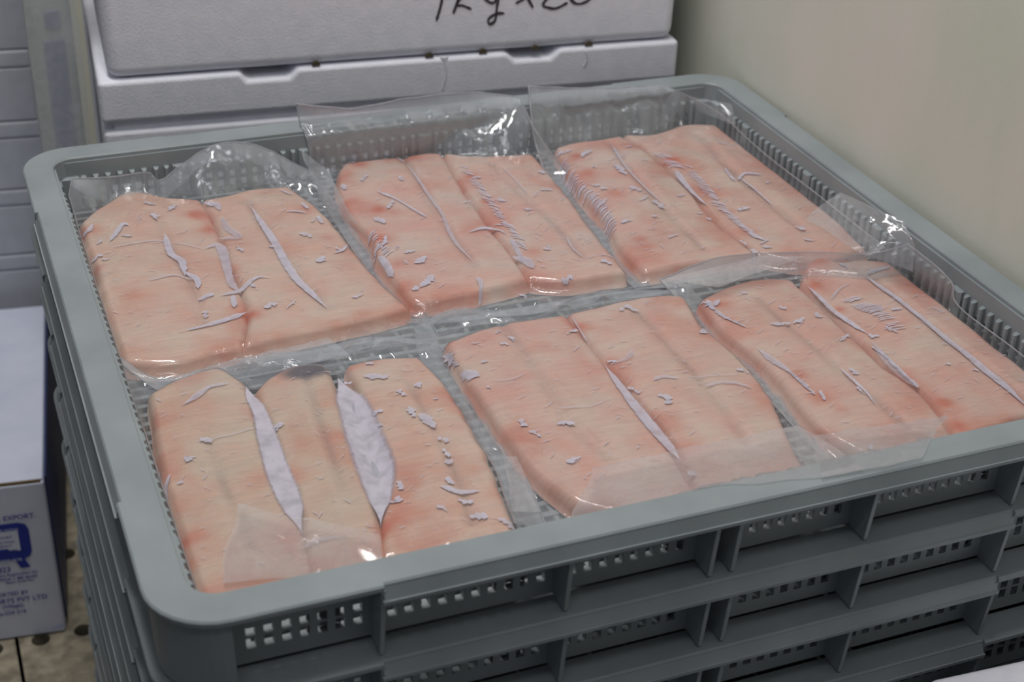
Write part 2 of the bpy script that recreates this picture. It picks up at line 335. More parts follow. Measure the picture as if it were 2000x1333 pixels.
def build_tray():
    root = empty('tray')
    bm = bmesh.new()
    nt_ = .0022
    ring(bm, [(rim_path(.0012, .041, nt_), 0), (rim_path(0, .042, nt_), -.0012), (rim_path(0, .042, nt_), -.004), (rim_path(.006, .036, 0), -.0045),
              (rim_path(.0255, .018, 0), -.0045), (rim_path(.0255, .018, 0), -.0012), (rim_path(.0243, .019, 0), 0)])
    bmobj('rim', bm, M_tray, root)
    # corner posts
    full = rrect(.003, W - .003, .003, D - .003, .039, 10); inn = rrect(.0255, W - .0255, .0255, D - .0255, .0185, 10)
    for q in range(4):
        bm = bmesh.new(); seg = full[q * 11:(q + 1) * 11]; sin_ = inn[q * 11:(q + 1) * 11]
        for (A, zt, zb, off) in ((seg, -.0042, -.0555, 0), (sin_, -.0042, -.0555, 0)):
            up = [bm.verts.new((p[0], p[1], zt)) for p in A]; dn = [bm.verts.new((p[0] + (.35 - p[0]) * .006, p[1] + (.332 - p[1]) * .006, zb)) for p in A]
            for i in range(10): bm.faces.new((up[i], up[i + 1], dn[i + 1], dn[i]))
            if A is seg: u0, d0 = up, dn
        for k in (0, 10): bm.faces.new((u0[k], up[k], dn[k], d0[k]))
        bm.faces.new(d0 + dn[::-1])
        bmobj('corner_post', bm, M_tray, root)
    for side in range(4):
        Ls = W if side % 2 == 0 else D; ribs = RIB_F if side % 2 == 0 else RIB_S
        bm = bmesh.new(); a, b_ = .042, Ls - .042
        sbox(bm, side, a - .018, b_ + .018, .0245, .0275, -.0295, -.004)            # upper band
        sbox(bm, side, a - .018, b_ + .018, .0245, .0275, -.0555, -.0452)             # lower band
        sbox(bm, side, a, b_, .0247, .0273, -.0378, -.0360)
        n = int((b_ - a) / HP); s0 = Ls / 2 - n * HP / 2
        prev = a
        for k in range(n + 1):
            s = s0 + (k) * HP
            if any(abs(s - r) < .0062 for r in ribs) or s < a + .006 or s > b_ - .006: continue
            h0, h1 = s - .0029, s + .0029
            if h0 > prev: sbox(bm, side, prev, h0, .0245, .0275, -.0452, -.0295)
            prev = h1
        sbox(bm, side, prev, b_, .0245, .0275, -.0452, -.0295)
        for k in range(-1, n + 2):                                                # pegs on the inside, a wide one every eleventh
            s = s0 + (k + .5) * HP
            if s < .05 or s > Ls - .05: continue
            if k % 11 == 5: peg(bm, side, s, .0125)
            elif k % 11 in (4, 6): peg(bm, side, s + (.0012 if k % 11 == 6 else -.0012), .0042)
            else: peg(bm, side, s, .0046)
        for s in (.034, Ls - .034): peg(bm, side, s, .026)
        bmobj('side_wall', bm, M_tray, root)
        # hand grip apron under the rim
        bm = bmesh.new(); g0, g1 = ribs[0], ribs[-1]
        sbox(bm, side, g0, g1, .0024, .0060, -.0105, -.0015, -.0008)
        sbox(bm, side, g0 - .001, g1 + .001, -.0018, .0045, -.0128, -.0104)
        bmobj('hand_grip', bm, M_tray, root)
        for r in ribs:
            bm = bmesh.new(); end = r in (ribs[0], ribs[-1])
            sbox(bm, side, r - .0014, r + .0014, .0008 if end else .0012, .0247, -.0555, -.0045 if end else -.0125, .006)
            bmobj('rib', bm, M_tray, root)
    bm = bmesh.new(); zt = -.0462
    for k in range(53):
        y = .029 + k * (D - .058) / 52; box(bm, .026, W - .026, y - .0022, y + .0022, zt - .0065, zt)
    for k in range(25):
        x = .029 + k * (W - .058) / 24; box(bm, x - .0016, x + .0016, 0.026, D - .026, zt - .0075, zt - .0008)
    bmobj('floor_grid', bm, M_tray, root)
    return root
tray0 = build_tray()
ords = ['second', 'third', 'fourth', 'fifth', 'sixth', 'seventh', 'eighth', 'ninth', 'tenth']
tag(tray0, 'topmost grey plastic tray holding the six fish packs', 'tray', 'stacked grey trays')
rng = random.Random(3)
for i in range(1, 11):
    r = tray0.copy(); C.objects.link(r)
    r.location = (rng.uniform(-.0012, .0006), rng.uniform(-.001, .001), -PITCH * i)
    r['label'] = ('%s grey plastic tray from the top of the stack' % ords[i - 1]) if i < 10 else 'lowest grey plastic tray of the stack standing on the pallet'
    for ch in tray0.children:
        c = ch.copy(); C.objects.link(c); c.parent = r

# ------------------------------------------------------------------ fish packs
ZB = -.0454
ZP = -.0345           # plane on which outlines are read
LIM = (.0335, W - .0335, .0335, D - .0335)
def xy(p, z=ZP, clamp=True):
    q = onz(p[0], p[1], z)[:2]
    if clamp: q = np.array([min(max(q[0], LIM[0]), LIM[1]), min(max(q[1], LIM[2]), LIM[3])])
    return q
class Raster:
    def __init__(s, x0, x1, y0, y1, h):
        s.x0, s.y0, s.h = x0, y0, h
        s.X, s.Y = np.meshgrid(np.arange(x0, x1, h), np.arange(y0, y1, h))
    def sample(s, A, x, y):
        fx = np.clip((x - s.x0) / s.h, 0, A.shape[1] - 1.001); fy = np.clip((y - s.y0) / s.h, 0, A.shape[0] - 1.001)
        i = fx.astype(int); j = fy.astype(int); a = fx - i; b_ = fy - j
        return A[j, i] * (1 - a) * (1 - b_) + A[j, i + 1] * a * (1 - b_) + A[j + 1, i] * (1 - a) * b_ + A[j + 1, i + 1] * a * b_
def gauss(A, s):
    k = int(3 * s) + 1; g = np.exp(-.5 * (np.arange(-k, k + 1) / s) ** 2); g /= g.sum()
    for ax in (0, 1):
        A = np.apply_along_axis(lambda v: np.convolve(np.pad(v, k, mode='edge'), g, 'valid'), ax, A)
    return A
def undul(X, Y, sd):
    r = np.random.RandomState(sd); Z = 0
    for k in range(7):
        f = r.uniform(40, 170); a = r.uniform(0, 6.28); Z = Z + math.sqrt(60 / f) * np.sin(f * (X * math.cos(a) + Y * math.sin(a)) + r.uniform(0, 6.28))
    return Z / 4
def make_pack(sd, label, fillets, bag, strips=(), blobs=(), rows=(), stains=(), greys=(), folds=(), T=.0150, crease_d=.0026, grow=.0030):
    rs = np.random.RandomState(sd)
    root = empty('fish_pack'); tag(root, label, 'fish pack', 'vacuum packs of fish fillets in the top tray')
    # outlines
    FL = []
    for f in fillets:
        l = resample([xy(p) for p in f['l']], 60); r = resample([xy(p) for p in f['r']], 60)
        b_ = resample([l[0]] + [xy(p) for p in f.get('b', [])] + [r[0]], 40); fr = resample([l[-1]] + [xy(p) for p in f.get('f', [])] + [r[-1]], 40)
        for P, s in ((l, 1), (r, 2), (b_, 3), (fr, 4)):                       # ragged edges
            n = len(P); env = np.sin(np.linspace(0, math.pi, n))[:, None]
            j = np.array([[nz((q[0], q[1], 0), 70, sd + s), nz((q[0], q[1], 0), 70, sd + s + 9)] for q in P]); P += env * j * .0016
        poly = np.vstack([l, fr[1:], r[::-1][1:], b_[::-1][1:-1]]); cen = poly.mean(0)
        for P, sg in ((l, 1), (r, -1), (b_, -1), (fr, 1)):
            d_ = np.gradient(P, axis=0); d_ /= np.linalg.norm(d_, axis=1)[:, None] + 1e-12; P += sg * np.column_stack([d_[:, 1], -d_[:, 0]]) * f.get('grow', grow)
        for P, e, Q, g in ((l, 0, b_, 0), (r, 0, b_, -1), (l, -1, fr, 0), (r, -1, fr, -1)):
            mid = (P[e] + Q[g]) / 2; P[e] = mid; Q[g] = mid
        for P in (l, r, b_, fr): P[:, 0] = np.clip(P[:, 0], LIM[0], LIM[1]); P[:, 1] = np.clip(P[:, 1], LIM[2], LIM[3])
        poly = np.vstack([l, fr[1:], r[::-1][1:], b_[::-1][1:-1]])
        cr = resample([xy(p) for p in f['c']], 40) if 'c' in f else None
        FL.append(dict(l=l, r=r, b=b_, fr=fr, poly=poly, c=cr, T=f.get('T', T), m=f.get('m', 'a')))
    def height(k, X, Y):
        f = FL[k]; d = np.where(inside(X, Y, f['poly']), segdist(X, Y, f['poly']), 0)
        prof = np.sqrt(np.clip(1 - (1 - np.clip(d / .0075, 0, 1)) ** 2, 0, 1))
        h = f['T'] * prof * (.86 + .14 * np.clip(d / .03, 0, 1)) + prof * .0010 * undul(X, Y, sd * 10 + k)
        if f['c'] is not None:
            dc = segdist(X, Y, f['c'], False); h = h - prof * crease_d * np.exp(-(dc / .0042) ** 2)
        return np.maximum(h, 0) 
    allp = np.vstack([f['poly'] for f in FL])
    R = Raster(allp[:, 0].min() - .06, allp[:, 0].max() + .06, allp[:, 1].min() - .06, allp[:, 1].max() + .06, .0016)
    Hs = [height(k, R.X, R.Y) for k in range(len(FL))]
    Hall = np.maximum.reduce(Hs)
    cl = Hall
    for op in (np.maximum, np.minimum):
        for _ in range(5):
            q = np.pad(cl, 1, mode='edge'); c2 = cl
            for (a, b_) in ((0, 1), (2, 1), (1, 0), (1, 2)): c2 = op(c2, q[a:a + cl.shape[0], b_:b_ + cl.shape[1]])
            if _ % 2:
                for (a, b_) in ((0, 0), (2, 2), (0, 2), (2, 0)): c2 = op(c2, q[a:a + cl.shape[0], b_:b_ + cl.shape[1]])
            cl = c2
    Gb = gauss(cl, 1.6) * .95
    Ffilm = np.maximum(Hall, np.maximum(Gb, gauss(Hall, 4) * .82)) + .0008
    dout = np.minimum.reduce([np.where(inside(R.X, R.Y, f['poly']), 0, segdist(R.X, R.Y, f['poly'])) for f in FL])
    ste = [(xy((a, b_)), c / 3000., e) for a, b_, c, e in stains]; gre = [(xy((a, b_)), c / 3000., e) for a, b_, c, e in greys]
    cosg = lambda n: .5 - .5 * np.cos(np.linspace(0, math.pi, n)) ** 1
    for k, f in enumerate(FL):
        t1 = np.linspace(0, 1, 36); tu = .55 * (.5 - .5 * np.cos(math.pi * t1)) + .45 * t1; t2 = np.linspace(0, 1, 80); tv = .45 * (.5 - .5 * np.cos(math.pi * t2)) + .55 * t2
        P2 = coons(f['l'], f['r'], f['b'], f['fr'], tu, tv)
        hh = height(k, P2[..., 0], P2[..., 1]); 
        P = np.dstack([P2, ZB + hh])
        me = grid_mesh('fillet', P, True)
        flat = P.reshape(-1, 3); d = segdist(flat[:, 0], flat[:, 1], f['poly'])
        nn = np.array([nz(q, 28, sd * 3.1 + k) for q in flat]); n3 = np.array([nz(q, 80, sd * 1.3 + k) for q in flat])
        red = .5 * np.clip(1 - d / .026, 0, 1) * np.clip(nn * 2.4 + .35 + n3 * .6, 0, 1) + .38 * np.clip(nn * 1.3 + n3 * .5 - .12, 0, 1)
        for c, r_, e in ste:
            red += e * np.exp(-((flat[:, 0] - c[0]) ** 2 + (flat[:, 1] - c[1]) ** 2) / (r_ * r_)) * (1 + .5 * n3)
        gy = np.zeros(len(flat))
        if f['c'] is not None: gy += .30 * np.exp(-(segdist(flat[:, 0], flat[:, 1], f['c'], False) / .0026) ** 2) * np.clip(.7 + nn, 0, 1)
        for c, r_, e in gre:
            gy += e * np.clip(1.6 - 1.3 * np.hypot((flat[:, 0] - c[0]) / 1.7, (flat[:, 1] - c[1])) / r_ + n3 * .3, 0, 1)
        for nm, arr in (('red', red), ('grey', gy)):
            at = me.attributes.new(nm, 'FLOAT', 'POINT'); at.data.foreach_set('value', np.clip(arr, 0, 1).astype(np.float32))
        meshobj('fillet', me, M_fish[f['m']], root)
    # film
    cenb = allp.mean(0)
    def bpt(p):
        if len(p) == 2:
            q = xy(p, -.040); q = q + .010 * (q - cenb) / np.linalg.norm(q - cenb); q = np.clip(q, (LIM[0], LIM[2]), (LIM[1], LIM[3]))
            wall_ = min(q[0] - LIM[0], LIM[1] - q[0], q[1] - LIM[2], LIM[3] - q[1]); return np.array([q[0], q[1], -.0425 + .016 * max(0, 1 - wall_ / .012)])
        if p[2] == 'y': return ony(p[0], p[1], p[3])
        return onz(p[0], p[1], p[2])
    bl, br, bb, bf = [resample([bpt(p) for p in bag[k]], 90) for k in ('l', 'r', 'b', 'f')]
    c00, c10, c01, c11 = (bl[0] + bb[0]) / 2, (br[0] + bb[-1]) / 2, (bl[-1] + bf[0]) / 2, (br[-1] + bf[-1]) / 2
    for P, a, b_ in ((bl, c00, c01), (br, c10, c11), (bb, c00, c10), (bf, c01, c11)):
        s = np.linspace(0, 1, len(P))[:, None]; P += (1 - s) * (a - P[0]) + s * (b_ - P[-1])
    n = 120; t = np.linspace(0, 1, n); P = coons(bl, br, bb, bf, t, t)
    bpoly = np.vstack([bl, bf[1:], br[::-1][1:], bb[::-1][1:-1]])[:, :2]
    X, Y, Zc = P[..., 0], P[..., 1], P[..., 2].copy()
    inr = (X > R.x0) & (X < R.X.max()) & (Y > R.y0) & (Y < R.Y.max())
    Fz = np.where(inr, ZB + R.sample(Ffilm, X, Y), ZB + .002); do = np.where(inr, R.sample(dout, X, Y), .05)
    db = segdist(X, Y, bpoly); edge = np.minimum.reduce([np.broadcast_to(np.minimum(t, 1 - t)[None, :], X.shape), np.broadcast_to(np.minimum(t, 1 - t)[:, None], X.shape)])
    w_ = np.clip(do / (do + db + 1e-6), 0, 1); w_ = np.where(edge < 1e-6, 1, w_ ** .75)
    Z = Fz * (1 - w_) + np.maximum(Zc, ZB + .0015) * w_
    amp = np.clip(do / .014, 0, 1) * np.clip(db / .012, .12, 1)
    wr = np.array([[(.32 - abs(nz(P[i, j], 26, sd + 5))) * 2.2 + (.2 - abs(nz(P[i, j], 60, sd + 2))) * .9 for j in range(n)] for i in range(n)])
    Z = Z + amp * wr * .0065
    Z = np.maximum(Z, ZB + .0012)
    k_ = np.clip((Z + .002) / .006, 0, 1) * .03                                # below the rim the film stays inside the tray walls
    X = np.clip(X, LIM[0] - k_, LIM[1] + k_); Y = np.clip(Y, LIM[2] - k_, LIM[3] + k_)
    P = np.dstack([X, Y, Z])
    me = grid_mesh('bag_film', P); me.attributes.new('loose', 'FLOAT', 'POINT').data.foreach_set('value', np.clip(do / .006, 0, 1).astype(np.float32).ravel())
    meshobj('bag_film', me, M_film, root)
    for Q in (P[0], P[-1], P[:, 0], P[:, -1]):                                # cut edge of the two films
        E_ = []
        for q_ in Q: E_.append([q_ + np.array([0, 0, .0011]), q_ + np.array([.0007, -.0007, 0]), q_ + np.array([-.0007, .0007, 0])])
        meshobj('bag_edge', grid_mesh('bag_edge', np.array(E_)[:, [0, 1, 2, 0]]), M_film_edge, root)
    # sealed hem along the back end of the bag
    for Q in (P[0:5],):
        Q = Q.copy(); Q[..., 2] += .0005; meshobj('seal_hem', grid_mesh('seal_hem', Q), M_film_flap, root)
    def fz(x, y): return ZB + R.sample(Ffilm, np.asarray(x, float), np.asarray(y, float))
    def strip_verts(pts, wds, n=None, solid=1., jag=.25, blunt=2.2):
        C2 = np.array([xy(p, -.0325, False) for p in pts]); Wd = np.array([ww * 1.2 / 2900. for ww in (wds if hasattr(wds, '__len__') else [wds] * len(pts))])
        L = np.linalg.norm(np.diff(C2, axis=0), axis=1).sum(); n = n or max(8, int(L / .0022))
        A = resample(np.column_stack([C2, Wd]), n); c2 = A[:, :2]; ww = A[:, 2]
        d = np.gradient(c2, axis=0); d /= np.linalg.norm(d, axis=1)[:, None] + 1e-12; nr = np.column_stack([-d[:, 1], d[:, 0]])
        env = np.clip(np.sin(np.linspace(0, math.pi, n)) * blunt, .08, 1); jag = jag * np.clip(5.5 / (ww.max() * 2900), .12, 1)
        j1 = np.array([1 + jag * 2 * nz((q[0], q[1], 0), 420, sd) for q in c2]); j2 = np.array([1 + jag * 2 * nz((q[0], q[1], 0), 420, sd + 8) for q in c2])
        G = []; sol = []
        for k, a in enumerate((-1, -.72, 0, .72, 1)):
            q = c2 + nr * (a * ww * env * (j1 if a < 0 else j2))[:, None]
            z = fz(q[:, 0], q[:, 1]) + .0005; G.append(np.column_stack([q, z])); sol.append(np.full(n, solid * (0. if abs(a) == 1 else 1)))
        return np.stack(G, 1), np.stack(sol, 1)
    def solid_attr(me, s): me.attributes.new('solid', 'FLOAT', 'POINT').data.foreach_set('value', s.astype(np.float32).ravel())
    for s in strips:
        G, so = strip_verts(s[0], s[1], None, s[2] if len(s) > 2 else 1.)
        me = grid_mesh('air_pocket', G); solid_attr(me, so); meshobj('air_pocket', me, M_pocket, root)
    extra = []
    for k in range(9):
        f = FL[rs.randint(len(FL))]; a, b_ = rs.choice([rs.uniform(.04, .25), rs.uniform(.3, .95)]), rs.uniform(.05, .95)
        q = coons(f['l'], f['r'], f['b'], f['fr'], np.array([a]), np.array([b_]))[0, 0]; pc = RC @ (np.array([q[0], q[1], -.0325]) - CAM)
        extra.append((1000 + F_PX * pc[0] / pc[2], 666.5 + F_PX * pc[1] / pc[2], rs.uniform(10, 26), rs.uniform(3, 7), rs.uniform(-50, 50)))
    for (px, py, ln, wd, ang) in list(blobs) + extra:
        a = math.radians(ang); dx, dy = math.cos(a) * ln / 2, math.sin(a) * ln / 2
        G, so = strip_verts([(px - dx, py - dy), (px + rs.uniform(-2, 2), py + rs.uniform(-2, 2)), (px + dx, py + dy)], [wd * rs.uniform(.4, 1), wd, wd * rs.uniform(.3, .9)], 14, 1., 1.1, 3.2)
        me = grid_mesh('air_pocket', G); solid_attr(me, so); meshobj('air_pocket', me, M_pocket, root)
    def joined(items, name):
        vs, fs, ss, o = [], [], [], 0
        for G, so in items:
            n_, k_ = G.shape[:2]; vs += G.reshape(-1, 3).tolist(); ss.append(so.ravel())
            fs += [(o + i * k_ + j, o + i * k_ + j + 1, o + (i + 1) * k_ + j + 1, o + (i + 1) * k_ + j) for i in range(n_ - 1) for j in range(k_ - 1)]; o += n_ * k_
        me = bpy.data.meshes.new(name); me.from_pydata(vs, [], fs); me.update(); me.polygons.foreach_set('use_smooth', [True] * len(me.polygons))
        solid_attr(me, np.concatenate(ss)); o_ = meshobj(name, me, M_pocket, root); o_['kind'] = 'stuff'
    for (p0, pts, hw, cnt, dirx, diry) in [(None,) + r for r in rows]:
        C2 = resample(pts, cnt); it = []
        for q in C2:
            if rs.rand() < .06: continue
            h_ = hw * rs.uniform(.55, 1.15); ox = rs.uniform(-2.5, 2.5)
            it.append(strip_verts([(q[0] - dirx * h_ + ox, q[1] - diry * h_ + rs.uniform(-1, 1)), (q[0] + ox, q[1] + rs.uniform(-.7, .7) - 1), (q[0] + dirx * h_ + ox, q[1] + diry * h_)], 1.7, 7, 1.1, .2))
        joined(it, 'fibre_pockets')
    # fine pale specks: gloss on small film wrinkles, painted as milky marks
    it = []
    for k in range(150):
        f = FL[rs.randint(len(FL))]; a, b_ = rs.uniform(.06, .94, 2)
        q = coons(f['l'], f['r'], f['b'], f['fr'], np.array([a]), np.array([b_]))[0, 0]
        z = -.0325; d = np.array([q[0], q[1], z]) - CAM; pc = RC @ d; px, py = 1000 + F_PX * pc[0] / pc[2], 666.5 + F_PX * pc[1] / pc[2]
        l_ = rs.uniform(3, 9); an = rs.normal(-.15, .35)
        it.append(strip_verts([(px - l_ * math.cos(an), py - l_ * math.sin(an)), (px, py), (px + l_ * math.cos(an), py + l_ * math.sin(an))], rs.uniform(.8, 1.6), 6, rs.uniform(.3, .8)))
    joined(it, 'gloss_specks')
    # folded flaps
    for fd in folds:
        A, B, Cc, Dd = [np.array(bpt(p)) for p in fd['q']]   # back-left, back-right, front-right, front-left
        n = 34; t = np.linspace(0, 1, n)
        G = np.array([[(1 - v) * ((1 - u) * A + u * B) + v * ((1 - u) * Dd + u * Cc) for u in t] for v in t])
        for i in range(n):
            for j in range(n):
                e = min(1, 6 * min(t[i], 1 - t[i], t[j], 1 - t[j]) + .25); q = G[i, j]
                G[i, j, 2] += e * fd.get('amp', .003) * (nz(q, 30, sd + 3) + .5 * abs(nz(q, 75, sd))) 
                G[i, j, 0] += .003 * nz(q, 35, sd + 21); G[i, j, 1] += .003 * nz(q, 35, sd + 31)
        if fd.get('rest', True):
            ins = inside(G[..., 0], G[..., 1], np.array([[R.x0, R.y0], [R.X.max(), R.y0], [R.X.max(), R.Y.max()], [R.x0, R.Y.max()]]))
            G[..., 2] = np.where(ins, np.maximum(G[..., 2], fz(G[..., 0], G[..., 1]) + .0014), G[..., 2])
            onrim = G[..., 1] < .0262; G[..., 2] = np.where(onrim, np.maximum(G[..., 2], .0012), G[..., 2])
        meshobj('folded_flap', grid_mesh('folded_flap', G), fd.get('m', M_film_fold), root)
    return root

# 1 back left
make_pack(1, 'vacuum pack of two peach fillets in the back left corner of the tray',
    [dict(l=[(158, 440), (172, 490), (192, 540), (210, 620), (236, 712)], r=[(392, 394), (425, 460), (452, 540), (480, 610), (470, 684)], b=[(200, 405), (255, 376), (320, 386)], f=[(330, 716), (400, 697)], c=[(300, 420), (335, 490), (372, 560), (392, 640)], m='a'),
     dict(l=[(396, 394), (430, 460), (457, 540), (485, 610), (476, 683)], r=[(562, 366), (610, 400), (650, 440), (720, 530), (800, 606)], b=[(440, 386), (500, 372)], f=[(580, 656), (700, 632)], c=[(480, 396), (525, 465), (580, 540), (640, 608)], m='a')],
    dict(l=[(140, 352, 'y', .622), (132, 420, -.02), (150, 500), (190, 600), (228, 735)], r=[(606, 338, 'y', .625), (640, 400), (700, 470), (770, 545), (838, 650)],
         b=[(140, 350, 'y', .622), (220, 345, 'y', .627), (288, 336, 'y', .627), (312, 352, 'y', .622), (352, 322, 'y', .625), (425, 280, 'y', .627), (500, 282, 'y', .627), (606, 330, 'y', .627)],
         f=[(230, 738), (330, 748), (440, 728), (560, 705), (700, 668), (838, 652)]),
    strips=[([(488, 405), (530, 468), (572, 540), (605, 575), (640, 605)], [4, 9, 10, 9, 8]), ([(322, 460), (334, 500), (355, 515), (362, 545)], [6, 9, 9, 5]), ([(398, 490), (428, 483), (442, 520), (452, 556), (470, 575)], [6, 12, 10, 9, 12], .8),
            ([(215, 490), (285, 478), (335, 476)], 2.2, .7), ([(290, 555), (340, 545), (385, 552)], 2.6, .8), ([(360, 655), (420, 637), (482, 612)], [3, 7, 8]), ([(430, 582), (470, 570), (500, 549), (530, 549)], [4, 7, 5, 2]),
            ([(388, 592), (418, 579)], 7), ([(360, 535), (385, 552), (388, 570)], [4, 7, 5]), ([(395, 400), (420, 402), (430, 415)], [5, 9, 6], .8), ([(434, 425), (444, 450), (468, 468), (420, 468)], [4, 9, 9, 3], .6), ([(336, 478), (400, 490)], 2, .6), ([(455, 580), (458, 605)], 6),
            ([(215, 478), (240, 445), (252, 447)], [5, 6, 7]), ([(600, 420), (580, 418), (555, 420)], [3, 4, 1]), ([(590, 400), (602, 412)], 5), ([(620, 425), (630, 440)], 5), ([(650, 500), (670, 492), (678, 478)], [2, 4, 3])],
    blobs=[(530, 604, 26, 7, -15), (294, 403, 24, 5, 8), (303, 428, 14, 7, 60), (335, 412, 24, 6, -35), (626, 513, 18, 8, -40), (248, 466, 22, 4, 0), (172, 452, 24, 8, -40), (190, 505, 26, 5, -10), (207, 510, 16, 4, 0), (400, 620, 14, 6, 80), (560, 378, 30, 3, 20), (700, 585, 26, 3, -20)],
    stains=[(385, 425, 24, 1.), (405, 455, 22, .9), (480, 618, 12, 1.3), (500, 620, 20, .5), (262, 585, 26, .5), (600, 415, 30, .6), (640, 470, 20, .5), (180, 460, 25, .5), (190, 530, 20, .5)],
    folds=[dict(q=[(585, 290, -.004), (640, 330, -.01), (700, 440, -.03), (640, 400, -.03)], m=M_film_flap, rest=False)])
# 2 back middle
make_pack(2, 'vacuum pack of two pink fillets in the middle of the back row',
    [dict(l=[(664, 306), (660, 345), (664, 385), (694, 438), (722, 465), (745, 520), (806, 594)], r=[(862, 302), (900, 370), (950, 440), (990, 490), (1030, 548)], b=[(700, 296), (800, 298)], f=[(840, 592), (930, 574)], c=[(785, 306), (838, 390), (880, 460), (930, 530)], m='b'),
     dict(l=[(866, 302), (905, 370), (955, 440), (995, 490), (1036, 548)], r=[(1040, 304), (1080, 350), (1110, 390), (1160, 455), (1222, 536)], b=[(920, 308), (1000, 306)], f=[(1110, 552), (1170, 542)], c=[(960, 325), (1030, 395), (1090, 450), (1140, 510)], m='b')],
    dict(l=[(580, 204, 'y', .642), (592, 280, -.02), (632, 360), (715, 480), (806, 606)], r=[(1015, 192, 'y', .642), (1050, 262, -.01), (1110, 360), (1170, 440), (1246, 538)],
         b=[(580, 204, 'y', .642), (690, 212, 'y', .646), (790, 194, 'y', .646), (920, 182, 'y', .646), (1015, 192, 'y', .642)], f=[(806, 622), (880, 622), (960, 612), (1060, 602), (1100, 582), (1140, 570), (1256, 556)]),
    strips=[([(794, 325), (815, 353), (836, 384), (861, 419), (878, 458), (896, 486), (924, 517)], [3, 4, 4, 4, 5, 4, 6], .7), ([(736, 379), (780, 398), (836, 433)], [7, 3, 5]), ([(997, 468), (1008, 490), (1022, 515)], [5, 6, 6], .8), ([(915, 458), (948, 448), (975, 452), (990, 462)], [3, 7, 3, 1]),
            ([(738, 500), (752, 515), (768, 542)], [5, 8, 6]), ([(1106, 465), (1117, 489), (1138, 507)], [2, 3, 2], .8), ([(1000, 505), (1025, 512), (1042, 528)], [7, 12, 8], .8), ([(748, 315), (770, 305), (790, 320)], [2, 4, 5], .7), ([(980, 330), (1010, 360), (1030, 385)], 2, .6), ([(932, 548), (940, 560), (936, 578)], [8, 5, 3], .8)],
    blobs=[(742, 436, 24, 10, 30), (822, 514, 28, 9, -35), (801, 498, 24, 5, -12), (834, 556, 34, 10, -40), (812, 568, 14, 6, -20), (1067, 376, 24, 6, -5), (1068, 490, 16, 6, -30), (786, 357, 14, 5, 45), (690, 318, 22, 6, -15), (672, 368, 12, 7, 60), (792, 518, 8, 5, 60), (1022, 558, 16, 6, 20), (1108, 545, 22, 6, -15), (750, 478, 28, 4, -70), (735, 490, 22, 4, -65), (778, 490, 12, 3, -30), (1186, 505, 30, 3, 8)],
    rows=[([(905, 330), (940, 375), (975, 425), (1005, 460), (1020, 490)], 13, 46, .92, .28), ([(725, 460), (760, 500)], 10, 12, .8, -.5)],
    stains=[(690, 400, 30, .7), (735, 415, 26, .9), (770, 420, 22, .6), (700, 325, 26, .9), (920, 350, 18, .9), (950, 400, 18, .8), (985, 445, 16, .7), (780, 520, 26, .6), (800, 560, 26, .6), (1040, 500, 22, .7), (800, 310, 30, .5), (1010, 320, 30, .4), (740, 470, 22, .7)])
